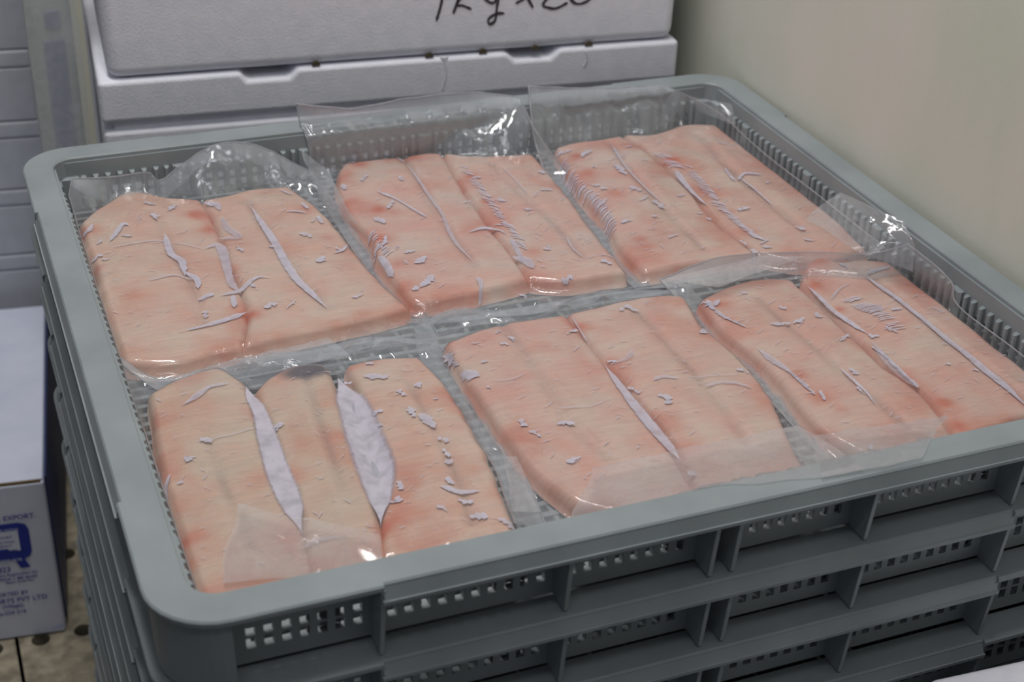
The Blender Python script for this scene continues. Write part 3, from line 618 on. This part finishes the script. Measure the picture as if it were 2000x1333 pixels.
# 3 back right
make_pack(3, 'vacuum pack of two salmon pink fillets in the back right corner beside the wall',
    [dict(l=[(1086, 290), (1104, 330), (1150, 395), (1190, 440), (1212, 490), (1258, 534)], r=[(1212, 268), (1262, 300), (1330, 360), (1400, 440), (1478, 500)], b=[(1120, 282), (1168, 276)], f=[(1320, 524), (1400, 510)], c=[(1190, 282), (1240, 350), (1310, 430), (1370, 492)], m='b'),
     dict(l=[(1216, 266), (1268, 300), (1336, 360), (1406, 440), (1486, 500)], r=[(1400, 246), (1470, 290), (1560, 345), (1620, 402), (1692, 490)], b=[(1280, 264), (1340, 246)], f=[(1560, 512), (1640, 506)], c=[(1365, 270), (1430, 340), (1500, 400), (1570, 460)], m='b')],
    dict(l=[(1032, 170, 'y', .640), (1046, 280, -.02), (1110, 385), (1180, 470), (1248, 550)], r=[(1300, 170, 'y', .640), (1400, 220, -.012), (1500, 310), (1610, 400), (1712, 500)],
         b=[(1032, 170, 'y', .640), (1120, 172, 'y', .642), (1210, 170, 'y', .642), (1300, 166, 'y', .640)], f=[(1248, 552), (1340, 545), (1500, 525), (1712, 510)]),
    strips=[([(1195, 287), (1216, 322), (1248, 360), (1293, 402)], [6, 3, 3, 2], .8), ([(1318, 334), (1335, 358), (1356, 382), (1384, 406)], [9, 8, 5, 2]), ([(1440, 348), (1475, 374), (1510, 406)], [3, 3, 2]), ([(1440, 358), (1450, 345), (1468, 344), (1488, 346)], [3, 5, 6, 5]), ([(1414, 334), (1425, 350), (1436, 360)], [4, 4, 5]), ([(1092, 300), (1096, 295)], 9)],
    blobs=[(1212, 338, 30, 9, 45), (1242, 374, 26, 7, 15), (1286, 404, 28, 7, 30), (1281, 430, 14, 5, 0), (1228, 292, 20, 4, -10), (1258, 316, 14, 4, -10), (1367, 417, 14, 3, 10), (1383, 428, 10, 4, 0), (1490, 476, 18, 5, -25), (1451, 476, 16, 4, 30), (1498, 486, 20, 4, 5), (1472, 494, 12, 6, 80), (1562, 451, 20, 7, 20), (1580, 474, 22, 6, 10), (1145, 305, 24, 8, -30), (1160, 332, 12, 3, 0), (1180, 375, 16, 4, 0), (1410, 285, 14, 3, 15)],
    rows=[([(1290, 305), (1325, 330)], 22, 10, .95, .15), ([(1345, 330), (1375, 370), (1400, 400), (1440, 440), (1480, 470)], 15, 52, .95, .3), ([(1098, 318), (1120, 352), (1165, 395), (1185, 420), (1198, 450)], 13, 50, .85, -.4)],
    stains=[(1130, 310, 26, .8), (1150, 345, 26, .7), (1200, 385, 26, .7), (1250, 475, 24, .8), (1265, 490, 22, .7), (1310, 320, 28, .8), (1380, 380, 20, .8), (1420, 420, 20, .8), (1455, 460, 22, .9), (1560, 360, 30, .4), (1600, 400, 20, .5), (1240, 290, 24, .6)],
    folds=[dict(q=[(1345, 186, -.004), (1430, 205, -.008), (1436, 245, -.02), (1360, 215, -.02)], m=M_film_flap, rest=False)])
# 4 front left
make_pack(4, 'vacuum pack of three tan fillets with pale gaps in the front left corner',
    [dict(l=[(292, 772), (305, 850), (318, 930), (345, 1060), (392, 1190)], r=[(474, 748), (495, 800), (508, 863), (525, 925), (552, 983), (590, 1045), (610, 1135)], b=[(350, 744), (425, 722)], c=[(400, 850), (440, 960), (490, 1080)], m='c'),
     dict(l=[(500, 766), (516, 805), (540, 863), (562, 925), (585, 983), (594, 1045), (612, 1134)], r=[(648, 742), (664, 793), (680, 855), (700, 908), (720, 962), (740, 1026), (752, 1100)], b=[(528, 738), (575, 718), (630, 714)], c=[(600, 745), (630, 840), (670, 960)], m='c'),
     dict(l=[(676, 716), (716, 793), (745, 855), (764, 908), (760, 962), (747, 1026), (755, 1098)], r=[(818, 700), (868, 755), (920, 840), (955, 910), (980, 975), (1010, 1050)], b=[(740, 704)], c=[(790, 740), (850, 850), (900, 960), (920, 1030)], m='a')],
    dict(l=[(245, 742), (262, 790, -.03), (278, 870), (300, 970), (372, 1190)], r=[(842, 676), (900, 760), (960, 850), (1010, 950), (1045, 1035)],
         b=[(245, 742), (330, 745), (430, 706), (520, 700), (620, 692), (720, 668), (842, 674)], f=[(372, 1192), (600, 1150), (800, 1105), (1045, 1040)]),
    strips=[([(480, 756), (490, 780), (506, 805), (524, 863), (544, 925), (568, 983), (592, 1050)], [13, 14, 13, 19, 22, 20, 4], 1.08), ([(660, 738), (690, 793), (713, 855), (732, 908), (740, 962), (744, 1032)], [17, 30, 36, 36, 24, 4], 1.08),
            ([(356, 798), (388, 780), (410, 765), (448, 754)], [3, 7, 4, 6], .8), ([(858, 956), (893, 966), (938, 966)], [4, 7, 3]), ([(325, 975), (322, 955), (332, 930)], [6, 4, 3]), ([(380, 872), (451, 855), (501, 838)], 1.5, .7), ([(300, 930), (308, 910)], [8, 6]), ([(590, 1075), (620, 1060), (680, 1055)], [4, 6, 2], .5), ([(280, 870), (292, 910)], [4, 3], .5)],
    blobs=[(734, 743, 50, 8, 8), (785, 775, 22, 5, 25), (815, 760, 14, 6, 30), (836, 826, 40, 12, 45), (805, 810, 24, 6, 60), (866, 865, 24, 6, 20), (870, 890, 20, 4, 60), (875, 908, 16, 6, 10), (737, 809, 22, 6, -15), (909, 985, 30, 6, 10), (935, 1016, 36, 8, 5), (990, 1026, 40, 8, 25), (865, 1000, 26, 4, 30), (402, 866, 26, 7, 20), (372, 900, 24, 5, 0), (722, 716, 16, 6, 0), (770, 980, 24, 3, -10), (680, 745, 16, 5, 0), (880, 945, 20, 6, 60)],
    stains=[(800, 945, 24, .4), (790, 1010, 40, .6), (350, 1000, 40, .4), (370, 1060, 40, .35), (745, 1040, 20, .6), (980, 970, 30, .4), (400, 800, 50, .3)],
    greys=[(598, 730, 34, 1.25)],
    folds=[dict(q=[(462, 985, -.024), (740, 1045, -.024), (745, 1110, -.03), (430, 1140, -.028)]), dict(q=[(300, 748, -.040), (640, 660, -.034), (690, 700, -.036), (420, 730, -.036)], m=M_film_flap, amp=.006)], crease_d=.0022)
# 5 front middle
make_pack(5, 'vacuum pack of two pale fillets in the middle of the front row',
    [dict(l=[(872, 672), (890, 710), (930, 770), (985, 850), (1045, 925), (1125, 990)], r=[(1104, 618), (1180, 715), (1258, 820), (1310, 890), (1370, 985)], b=[(960, 640), (1040, 626)], f=[(1250, 1010)], c=[(985, 640), (1060, 750), (1130, 850), (1190, 900)], m='b'),
     dict(l=[(1108, 617), (1186, 713), (1278, 820), (1326, 880), (1376, 984)], r=[(1336, 582), (1372, 640), (1440, 700), (1500, 775), (1535, 850), (1580, 940)], b=[(1220, 590), (1290, 580)], f=[(1480, 962)], c=[(1240, 610), (1330, 710), (1410, 800), (1460, 880)], m='b')],
    dict(l=[(830, 645), (848, 705), (915, 795), (985, 890), (1008, 960), (1022, 1000)], r=[(1346, 574), (1430, 670), (1520, 765), (1560, 840), (1610, 935)],
         b=[(830, 645), (900, 612), (1000, 612), (1100, 596), (1200, 576), (1346, 572)], f=[(1022, 1004), (1140, 1018), (1330, 992), (1610, 938)]),
    strips=[([(1116, 621), (1135, 650), (1147, 670)], [1.5, 2, 2], .7), ([(1178, 712), (1204, 748), (1242, 798), (1276, 840), (1310, 878), (1333, 908)], [2, 7, 11, 12, 9, 2]), ([(1276, 750), (1290, 744), (1325, 746)], [5, 5, 4], .7), ([(1371, 758), (1428, 754), (1473, 765)], [3, 5, 2], .6), ([(1190, 715), (1225, 705), (1235, 690)], [3, 6, 6], .5), ([(1080, 800), (1150, 800), (1190, 785)], [2, 2, 1], .5), ([(960, 750), (1000, 748), (1030, 735)], [2, 3, 2], .4), ([(1340, 742), (1420, 740), (1450, 735)], 2, .4)],
    blobs=[(918, 732, 40, 12, 20), (1234, 606, 30, 8, 20), (1105, 834, 36, 7, -8), (1299, 780, 30, 6, 20), (1305, 790, 16, 6, 0), (998, 668, 14, 5, 40), (973, 654, 14, 4, -20), (985, 681, 18, 4, 0), (928, 676, 16, 4, 0), (1120, 905, 30, 6, -20), (1450, 730, 26, 6, 15), (948, 712, 14, 4, 0), (875, 690, 26, 6, 55)],
    rows=[([(868, 680), (890, 710)], 8, 9, .8, .3)],
    stains=[(875, 670, 10, 1.), (1105, 616, 12, 1.1), (1000, 700, 60, .2), (1040, 880, 40, .4), (1500, 800, 40, .4), (1130, 640, 30, .3), (1330, 770, 40, .25), (1080, 960, 40, .3)],
    folds=[dict(q=[(1160, 915, -.023), (1560, 830, -.023), (1690, 918, .003), (1120, 1012, -.012)], amp=.002), dict(q=[(905, 618, -.03), (985, 606, -.03), (1010, 630, -.034), (900, 640, -.034)], m=M_film_flap, amp=.006),
           dict(q=[(985, 890, -.032), (1010, 890, -.03), (1060, 1000, -.022), (1005, 1000, -.028)], m=M_film_fold, amp=.006)])
# 6 front right
make_pack(6, 'vacuum pack of two reddish streaked fillets in the front right corner',
    [dict(l=[(1368, 590), (1410, 650), (1490, 712), (1545, 775), (1600, 840), (1700, 900)], r=[(1545, 548), (1640, 640), (1720, 715), (1800, 775), (1866, 864)], b=[(1420, 562), (1490, 548)], f=[(1780, 892)], c=[(1480, 590), (1570, 670), (1660, 745), (1770, 840)], m='b'),
     dict(l=[(1568, 552), (1648, 636), (1728, 712), (1806, 772), (1872, 862)], r=[(1735, 514), (1800, 555), (1870, 600), (1930, 625), (2000, 690), (2078, 790)], b=[(1580, 515), (1600, 502), (1640, 514), (1680, 510)], f=[(1980, 826)], c=[(1680, 534), (1771, 605), (1890, 700), (2010, 796)], m='b')],
    dict(l=[(1288, 548, -.03), (1360, 604), (1430, 690), (1510, 755), (1580, 835), (1640, 900)], r=[(1800, 470, -.008), (1870, 545, -.012), (1960, 610), (2040, 690), (2100, 800)],
         b=[(1288, 548, -.026), (1390, 508, -.016), (1480, 496, -.014), (1600, 494, -.012), (1700, 496, -.010), (1800, 470, -.008)], f=[(1640, 902), (1780, 895), (1870, 875), (2000, 830), (2100, 805)]),
    strips=[([(1577, 560), (1618, 601), (1660, 634), (1697, 657)], [4, 6, 6, 5]), ([(1676, 533), (1721, 568), (1771, 605), (1829, 650), (1890, 700), (1948, 750), (2010, 800)], [4, 8, 7, 7, 9, 11, 11]), ([(1690, 540), (1710, 534), (1738, 524)], [5, 7, 5]), ([(1380, 590), (1392, 600), (1405, 590)], [6, 7, 5]), ([(1478, 683), (1510, 708), (1544, 733), (1585, 774)], [4, 8, 4, 4], .8), ([(1639, 721), (1668, 749), (1692, 774), (1710, 800)], [2, 4, 3, 2]),
            ([(1700, 668), (1725, 700), (1760, 735), (1792, 762)], [3, 8, 8, 6], .45), ([(1957, 700), (1980, 690), (1996, 678)], [3, 6, 3]), ([(1920, 618), (1950, 640), (1981, 668), (2006, 700)], [2, 5, 5, 3], .8), ([(1622, 590), (1640, 570), (1660, 560)], [4, 3, 2], .6), ([(1660, 600), (1700, 610), (1720, 600)], [6, 16, 5], .5), ([(1600, 770), (1610, 790)], 4)],
    blobs=[(1524, 638, 40, 6, -8), (1560, 632, 24, 5, -25), (1645, 522, 26, 5, 35), (1850, 720, 12, 4, 0), (1905, 730, 14, 3, 10), (1850, 870, 30, 7, 20), (1740, 650, 30, 5, 25)],
    rows=[([(1376, 592), (1410, 622), (1445, 642)], 12, 24, .85, .4), ([(1712, 686), (1745, 715), (1790, 756)], 13, 34, .75, .55), ([(1660, 590), (1720, 620), (1750, 650)], 20, 22, .9, -.15), ([(1540, 730), (1590, 776)], 6, 20, .8, .5)],
    stains=[(1408, 600, 18, .9), (1560, 740, 22, .8), (1600, 785, 22, 1.), (1640, 810, 18, .6), (1590, 560, 20, .8), (1640, 610, 14, 1.), (1600, 515, 24, .8), (1843, 792, 16, 1.5), (1870, 840, 16, .9), (1960, 660, 24, .6), (1690, 560, 40, .4), (1800, 590, 36, .4)],
    folds=[dict(q=[(1572, 428, .012), (1640, 378, .022), (1772, 432, .016), (1690, 500, -.008)], m=M_film_flap, rest=False, amp=.004), dict(q=[(1690, 500, -.008), (1772, 432, .016), (1786, 480, .004), (1784, 530, -.016)], m=M_film_flap, rest=False, amp=.005),
           dict(q=[(1590, 850, -.024), (1850, 812, -.022), (1800, 895, .003), (1600, 935, .003)], amp=.0015), dict(q=[(1300, 546, -.02), (1480, 500, -.012), (1572, 500, -.014), (1400, 560, -.022)], m=M_film_fold, amp=.003)])

# ------------------------------------------------------------------ foam boxes behind the trays
FA = np.array([.0853, .7649, 0]); FB = np.array([.6704, .7149, 0])          # front line, left to right
fyaw = math.atan2(FB[1] - FA[1], FB[0] - FA[0]); FW = float(np.linalg.norm(FB - FA))
fn = np.array([-math.sin(fyaw), math.cos(fyaw), 0.])
def fpix(x, y):                                                            # pixel -> (s, z) on the foam front
    q = onpl(x, y, FA, fn); return float((q - FA)[:2] @ np.array([math.cos(fyaw), math.sin(fyaw)])), float(q[2])
def foam_root(name, z, label, dx=0, dy=0):
    o = empty(name, (FA[0] + dx, FA[1] + dy, z), fyaw); tag(o, label, 'foam box', 'white foam boxes behind the trays'); return o
LT = .0172; LB = -.0245; DEP = .40
def rounded_prism(name, prof, y0, y1, mat, parent, bev):
    """prof in x,z extruded along y"""
    bm = bmesh.new(); a = [bm.verts.new((x, y0, z)) for x, z in prof]; b_ = [bm.verts.new((x, y1, z)) for x, z in prof]; n = len(prof)
    bm.faces.new(a); bm.faces.new(b_[::-1])
    for i in range(n): bm.faces.new((a[i], b_[i], b_[(i + 1) % n], a[(i + 1) % n]))
    return bmobj(name, bm, mat, parent, bevel=bev, seg=4)
up = foam_root('foam_box', LT, 'upper white foam box with crayon handwriting above the notched lid')
s0, _ = fpix(205, 100); s1, _ = fpix(1320, 40)
bm = bmesh.new(); vs = box(bm, s0, s1, .002, DEP - .005, 0.0008, .30)
for v in vs[4:]: v.co.x += .006 if v.co.x > .3 else -.006
bmobj('box_body', bm, M_foam, up, bevel=.012, seg=5)
for px, py in ((618, 121), (840, 104), (945, 97), (1047, 90), (1152, 82)):
    s, z = fpix(px, py); bm = bmesh.new()
    vv = [bm.verts.new((s + .0042 * math.cos(a), .0014, max(0, .0042 * math.sin(a)) + .0012)) for a in np.linspace(0, math.pi, 9)]; ww = [bm.verts.new((v.co.x, .004, v.co.z)) for v in vv]
    bm.faces.new(vv)
    for i in range(8): bm.faces.new((vv[i], vv[i + 1], ww[i + 1], ww[i]))
    bmobj('vent_notch_shade', bm, M_dark, up)  # proud dark half-disc, painted shade in place of a recessed vent hole
# crayon strokes
def stroke(bm, pts, wd, seed):
    q = [fpix(*p) for p in pts]; P = resample(q, max(6, 6 * len(q))); d = np.gradient(P, axis=0); d /= np.linalg.norm(d, axis=1)[:, None] + 1e-9
    A, B = [], []
    for i in range(len(P)):
        k = wd * (1 + .45 * nz((P[i][0], P[i][1], 0), 400, seed)) * (.5 if i in (0, len(P) - 1) else 1); nx, nz_ = -d[i][1] * k, d[i][0] * k
        A.append(bm.verts.new((P[i][0] + nx, .0012, P[i][1] - LT + nz_))); B.append(bm.verts.new((P[i][0] - nx, .0012, P[i][1] - LT - nz_)))
    for i in range(len(P) - 1): bm.faces.new((A[i], A[i + 1], B[i + 1], B[i]))
glyphs = [[[(872, -70), (864, 0), (853, 42)]], [[(905, -70), (898, -10), (886, 28)], [(925, -30), (893, 8), (905, 12), (922, 19)]],
          [[(975, -30), (950, -34), (946, -6), (966, 6), (980, -30), (972, 10), (968, 40), (957, 48), (955, 38), (970, 28), (986, 27)]],
          [[(1008, 8), (1030, -6), (1052, -30)], [(1018, -30), (1030, -6), (1042, 16)]],
          [[(1066, -40), (1082, -46), (1088, -25), (1062, 8), (1072, 16), (1088, 17), (1110, 6)]], [[(1125, -50), (1112, -15), (1122, 6), (1140, 7), (1156, -8), (1150, -45), (1125, -50)]]]
for i, g in enumerate(glyphs):
    bm = bmesh.new()
    for st in g: stroke(bm, st, .0014, i); 
    o = bmobj('handwriting', bm, M_crayon, up); o['label'] = 'black crayon character of the handwriting 1kg x20'
def nx(px, py): return fpix(px, py)[0]
SR = nx(1326, 90)
low = foam_root('foam_box', -.034 - .31, 'white foam box whose notched lid shows behind the back rim')
bm = bmesh.new(); box(bm, 0.001, SR - .001, .001, DEP, 0, .3095); bmobj('box_body', bm, M_foam, low, bevel=.004, seg=3)
bm = bmesh.new(); box(bm, .012, SR - .012, .008, DEP - .01, .309, .3195); bmobj('ledge', bm, M_foam, low)
n1 = [nx(470, 142), nx(482, 150), nx(566, 146), nx(582, 132)]; n2 = [nx(990, 104), nx(1006, 118), nx(1076, 116), nx(1094, 94)]
sr = nx(1326, 90); dpt = .0085
prof = [(0, LB), (sr, LB), (sr, LT), (n2[3], LT), (n2[2], LT - dpt), (n2[1], LT - dpt), (n2[0], LT), (n1[3], LT), (n1[2], LT - dpt), (n1[1], LT - dpt), (n1[0], LT), (0, LT)]
lid_o = rounded_prism('lid', [(a, b_ + .344) for a, b_ in prof], 0, DEP, M_foam, low, .0048)
for (px, py, py2) in ((868, 112, 175), (1144, 100, 130)):
    s, z = fpix(px, py); s2, z2 = fpix(px - 5, py2); bm = bmesh.new()
    pts = resample([(s, z), (s + .002, (z + z2) / 2), (s2, z2)], 14); prev = None
    for i, (a, b_) in enumerate(pts):
        k = (.0042 if py2 > 150 else .002) * (1 - .75 * i / 13) * (1 + .4 * nz((a, b_, i), 200, 3)); yy = -.0012
        row = [bm.verts.new((a - k, .0006, b_)), bm.verts.new((a, yy, b_)), bm.verts.new((a + k, .0006, b_))]
        if prev:
            for j in range(2): bm.faces.new((prev[j], prev[j + 1], row[j + 1], row[j]))
        prev = row
    bmobj('scuff', bm, M_foam, lid_o, smooth=True).location.z = .344
low2 = foam_root('foam_box', FLOOR, 'bottom white foam box standing on the pallet behind the tray stack')
bm = bmesh.new(); box(bm, 0.001, sr - .001, .001, DEP, 0, (-.034 - .31) - FLOOR); bmobj('box_body', bm, M_foam, low2, bevel=.005, seg=3)

# ------------------------------------------------------------------ printed carton at the left
CA = onz(130, 1236, FLOOR); CBp = onz(0, 1254, FLOOR); cyaw = math.atan2(CA[1] - CBp[1], CA[0] - CBp[0])
cn = np.array([-math.sin(cyaw), math.cos(cyaw), 0.]); ce = np.array([math.cos(cyaw), math.sin(cyaw)])
def cpix(x, y): q = onpl(x, y, CA, cn); return float((q - CA)[:2] @ ce), float(q[2] - FLOOR)
CH = cpix(101, 936)[1]; CWD, CDP = .34, .385
car = empty('carton', (CA[0], CA[1], FLOOR), cyaw); tag(car, 'white export carton with blue Q mark standing left of the trays', 'carton')
bm = bmesh.new(); box(bm, -CWD, 0, 0.0006, CDP, 0.001, CH - .003)
bmobj('carton_body', bm, M_card_white, car, bevel=.003, seg=3)
bm = bmesh.new(); box(bm, -CWD, -.001, .004, CDP, CH - .003, CH); bmobj('top_flap', bm, M_card_white, car, bevel=.001)
bm = bmesh.new(); box(bm, -CWD, -.003, .0016, .0055, CH - .0042, CH - .001); bmobj('flap_edge', bm, M_brown, car)
bm = bmesh.new(); box(bm, -.0002, .0022, .012, CDP, .012, CH - .004); bmobj('side_panel', bm, M_card_blue, car)
bm = bmesh.new(); a = cpix(97, 1230); b_ = cpix(121, 1219); c = cpix(127, 1226)
bm.faces.new([bm.verts.new((p[0], -.0006, max(p[1], .001))) for p in (a, b_, c)]); bmobj('torn_corner', bm, M_ink_light, car)
def flat_poly(name, pts, mat, off, par=None):
    bm = bmesh.new(); bm.faces.new([bm.verts.new((p[0], -off, p[1])) for p in pts]); return bmobj(name, bm, mat, par or car)
q = dict(x1=cpix(60, 1060)[0], zt=cpix(45, 1020)[1], zb=cpix(45, 1092)[1])
QW = .066; qx0 = q['x1'] - QW; r = .010
outer = [(qx0, q['zb']), (q['x1'] - r, q['zb']), (q['x1'] - r * .3, q['zb'] + r * .3), (q['x1'], q['zb'] + r), (q['x1'], q['zt'] - r), (q['x1'] - r * .3, q['zt'] - r * .3), (q['x1'] - r, q['zt']), (qx0, q['zt'])]
flat_poly('printed_mark', outer, M_ink, .0004)['label'] = 'blue Q quality mark'
ix1 = q['x1'] - .0115; iz0, iz1 = q['zb'] + .0125, q['zt'] - .010
flat_poly('mark_window', [(qx0 + .0115, iz0), (ix1, iz0), (ix1, iz1), (qx0 + .0115, iz1)], M_card_white, .0007)
flat_poly('mark_bar', [(ix1 - .026, iz0 - .001), (ix1, iz0 - .001), (ix1 - .004, iz0 + .0008), (ix1 - .012, iz0 + .0012), (ix1 - .013, iz0 + .004), (ix1 - .024, iz0 + .004)], M_ink, .0009)
flat_poly('mark_tail', [(q['x1'] - .020, q['zb'] + .002), (q['x1'] - .010, q['zb'] + .002), (q['x1'] - .004, q['zb'] - .012), (q['x1'] - .014, q['zb'] - .012)], M_ink, .0006)
def text(s, pr, h, mat=M_ink, off=.0008):
    cu = bpy.data.curves.new('print', 'FONT'); cu.body = s; h *= .74; cu.size = h; cu.align_x = 'RIGHT'; cu.offset = h * .012
    tmp = bpy.data.objects.new('print_tmp', cu); C.objects.link(tmp); dg = bpy.context.evaluated_depsgraph_get()
    me = bpy.data.meshes.new_from_object(tmp.evaluated_get(dg)); bpy.data.objects.remove(tmp)
    me.materials.clear(); o = meshobj('printed_text', me, mat, car); x, z = cpix(*pr); o.location = (x, -off, z); o.rotation_euler = (math.pi / 2, 0, 0); o['label'] = 'printed line reading ' + s; return o
text('PROCESSED FOR EXPORT.', (70, 1010), .0115)
text('PRODUCT OF INDIA', (36, 1036), .0072, M_ink_light, .0009)
text('EXPORT', (24, 1051), .0062); text('INSPECTION', (29, 1060), .0062); text('AGENCY', (24, 1068), .0062); text('CHENNAI', (34, 1077), .0078)
text('CERTIFIED FOR', (44, 1094), .0072, M_ink_light, .0012)
text('823', (22, 1116), .0125)
text('Buyers Registration No', (74, 1118), .0068); text('APEDA 1 ME 85/09', (73, 1127), .0075); text('Batch Code No', (66, 1134), .0062)
text('EXPORTED BY', (56, 1159), .0095); text('EXPORTS PVT LTD', (93, 1168), .0115); text('ar (Village),', (48, 1184), .0092); text('India-524 314.', (54, 1196), .0092)

# ------------------------------------------------------------------ stack of flat foam boxes further back at the left
SY = CA[1] + CDP + .03
syaw = cyaw
PS = ony(86, 300, SY); hx = .09
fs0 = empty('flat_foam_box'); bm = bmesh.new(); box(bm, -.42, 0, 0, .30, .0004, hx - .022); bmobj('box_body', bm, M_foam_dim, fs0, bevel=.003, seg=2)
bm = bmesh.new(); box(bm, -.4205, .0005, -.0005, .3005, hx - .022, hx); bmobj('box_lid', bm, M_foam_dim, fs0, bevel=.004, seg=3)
ztop = FLOOR
names = ['lowest', 'second lowest', 'third', 'fourth', 'fifth', 'sixth', 'seventh', 'eighth', 'ninth', 'tenth']
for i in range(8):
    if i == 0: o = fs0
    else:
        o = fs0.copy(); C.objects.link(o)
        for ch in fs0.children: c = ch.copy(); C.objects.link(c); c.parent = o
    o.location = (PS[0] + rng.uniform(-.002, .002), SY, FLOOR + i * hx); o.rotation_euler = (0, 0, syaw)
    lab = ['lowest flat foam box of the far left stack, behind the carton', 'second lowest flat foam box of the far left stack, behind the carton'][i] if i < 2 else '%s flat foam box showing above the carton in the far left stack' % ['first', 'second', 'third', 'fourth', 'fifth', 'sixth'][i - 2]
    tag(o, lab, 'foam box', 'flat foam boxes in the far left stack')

# ------------------------------------------------------------------ plastic wrapped bundle between
wy = D + .20
wr = empty('wrapped_bundle', (0, wy, FLOOR)); tag(wr, 'tall pale bundle in hazy plastic wrap between the foam stacks', 'bundle')
wl = ony(95, 290, wy)[0]; wr_ = .080; wh = 1.0
bm = bmesh.new(); box(bm, wl, wr_, .006, .12, 0, wh); bmobj('bundle_core', bm, M_wrapbox, wr, bevel=.012, seg=4)
p1 = ony(85, 290, wy); a = ony(100, 200, wy)[0]; b_ = ony(142, 200, wy)[0]
bm = bmesh.new(); zt = ony(110, 82, wy)[2] - FLOOR; box(bm, a, b_, .0035, .0065, .02, zt); bmobj('blue_panel', bm, M_lav, wr, bevel=.001)
bm = bmesh.new(); box(bm, a + .004, b_ - .002, .0035, .0065, zt + .012, zt + .03); box(bm, a + .012, b_, .0035, .0065, zt + .06, zt + .2); bmobj('blue_label', bm, M_lav, wr, bevel=.001)
nn = 50; U = np.linspace(wl - .006, wr_ + .004, nn); V = np.linspace(0.002, wh + .01, 90)
G = np.array([[[u + .004 * nz((u, v, 0), 9, 4), -.001 - .004 * abs(nz((u * 60, v * 5, 1), 1, 2)) - .003 * nz((u * 20, v * 6, 3), 1, 7), v] for u in U] for v in V])
meshobj('plastic_wrap', grid_mesh('plastic_wrap', G), M_wrap, wr)

# ------------------------------------------------------------------ white foam lid close to the camera at the lower right
fz0 = -.16; e0 = onz(1760, 1336, fz0); e1 = onz(2000, 1284, fz0); yw = math.atan2(e1[1] - e0[1], e1[0] - e0[0])
fb = empty('foam_box', (e0[0] - .05, e0[1] - .05 * math.tan(yw) - .26, FLOOR - .14), yw); tag(fb, 'white foam box corner in the lower right foreground, in front of the trays', 'foam box')
fb.location = (e0[0] + .02 + .26 * math.sin(yw), e0[1] + .02 * math.tan(yw) - .26 * math.cos(yw), FLOOR - .14)
hgt = fz0 - FLOOR + .14
bm = bmesh.new(); box(bm, .003, .18, .003, .257, 0, hgt - .03); bmobj('box_body', bm, M_foam, fb, bevel=.006, seg=3)
bm = bmesh.new(); box(bm, 0, .183, 0, .26, hgt - .03, hgt); bmobj('box_lid', bm, M_foam, fb, bevel=.006, seg=3)
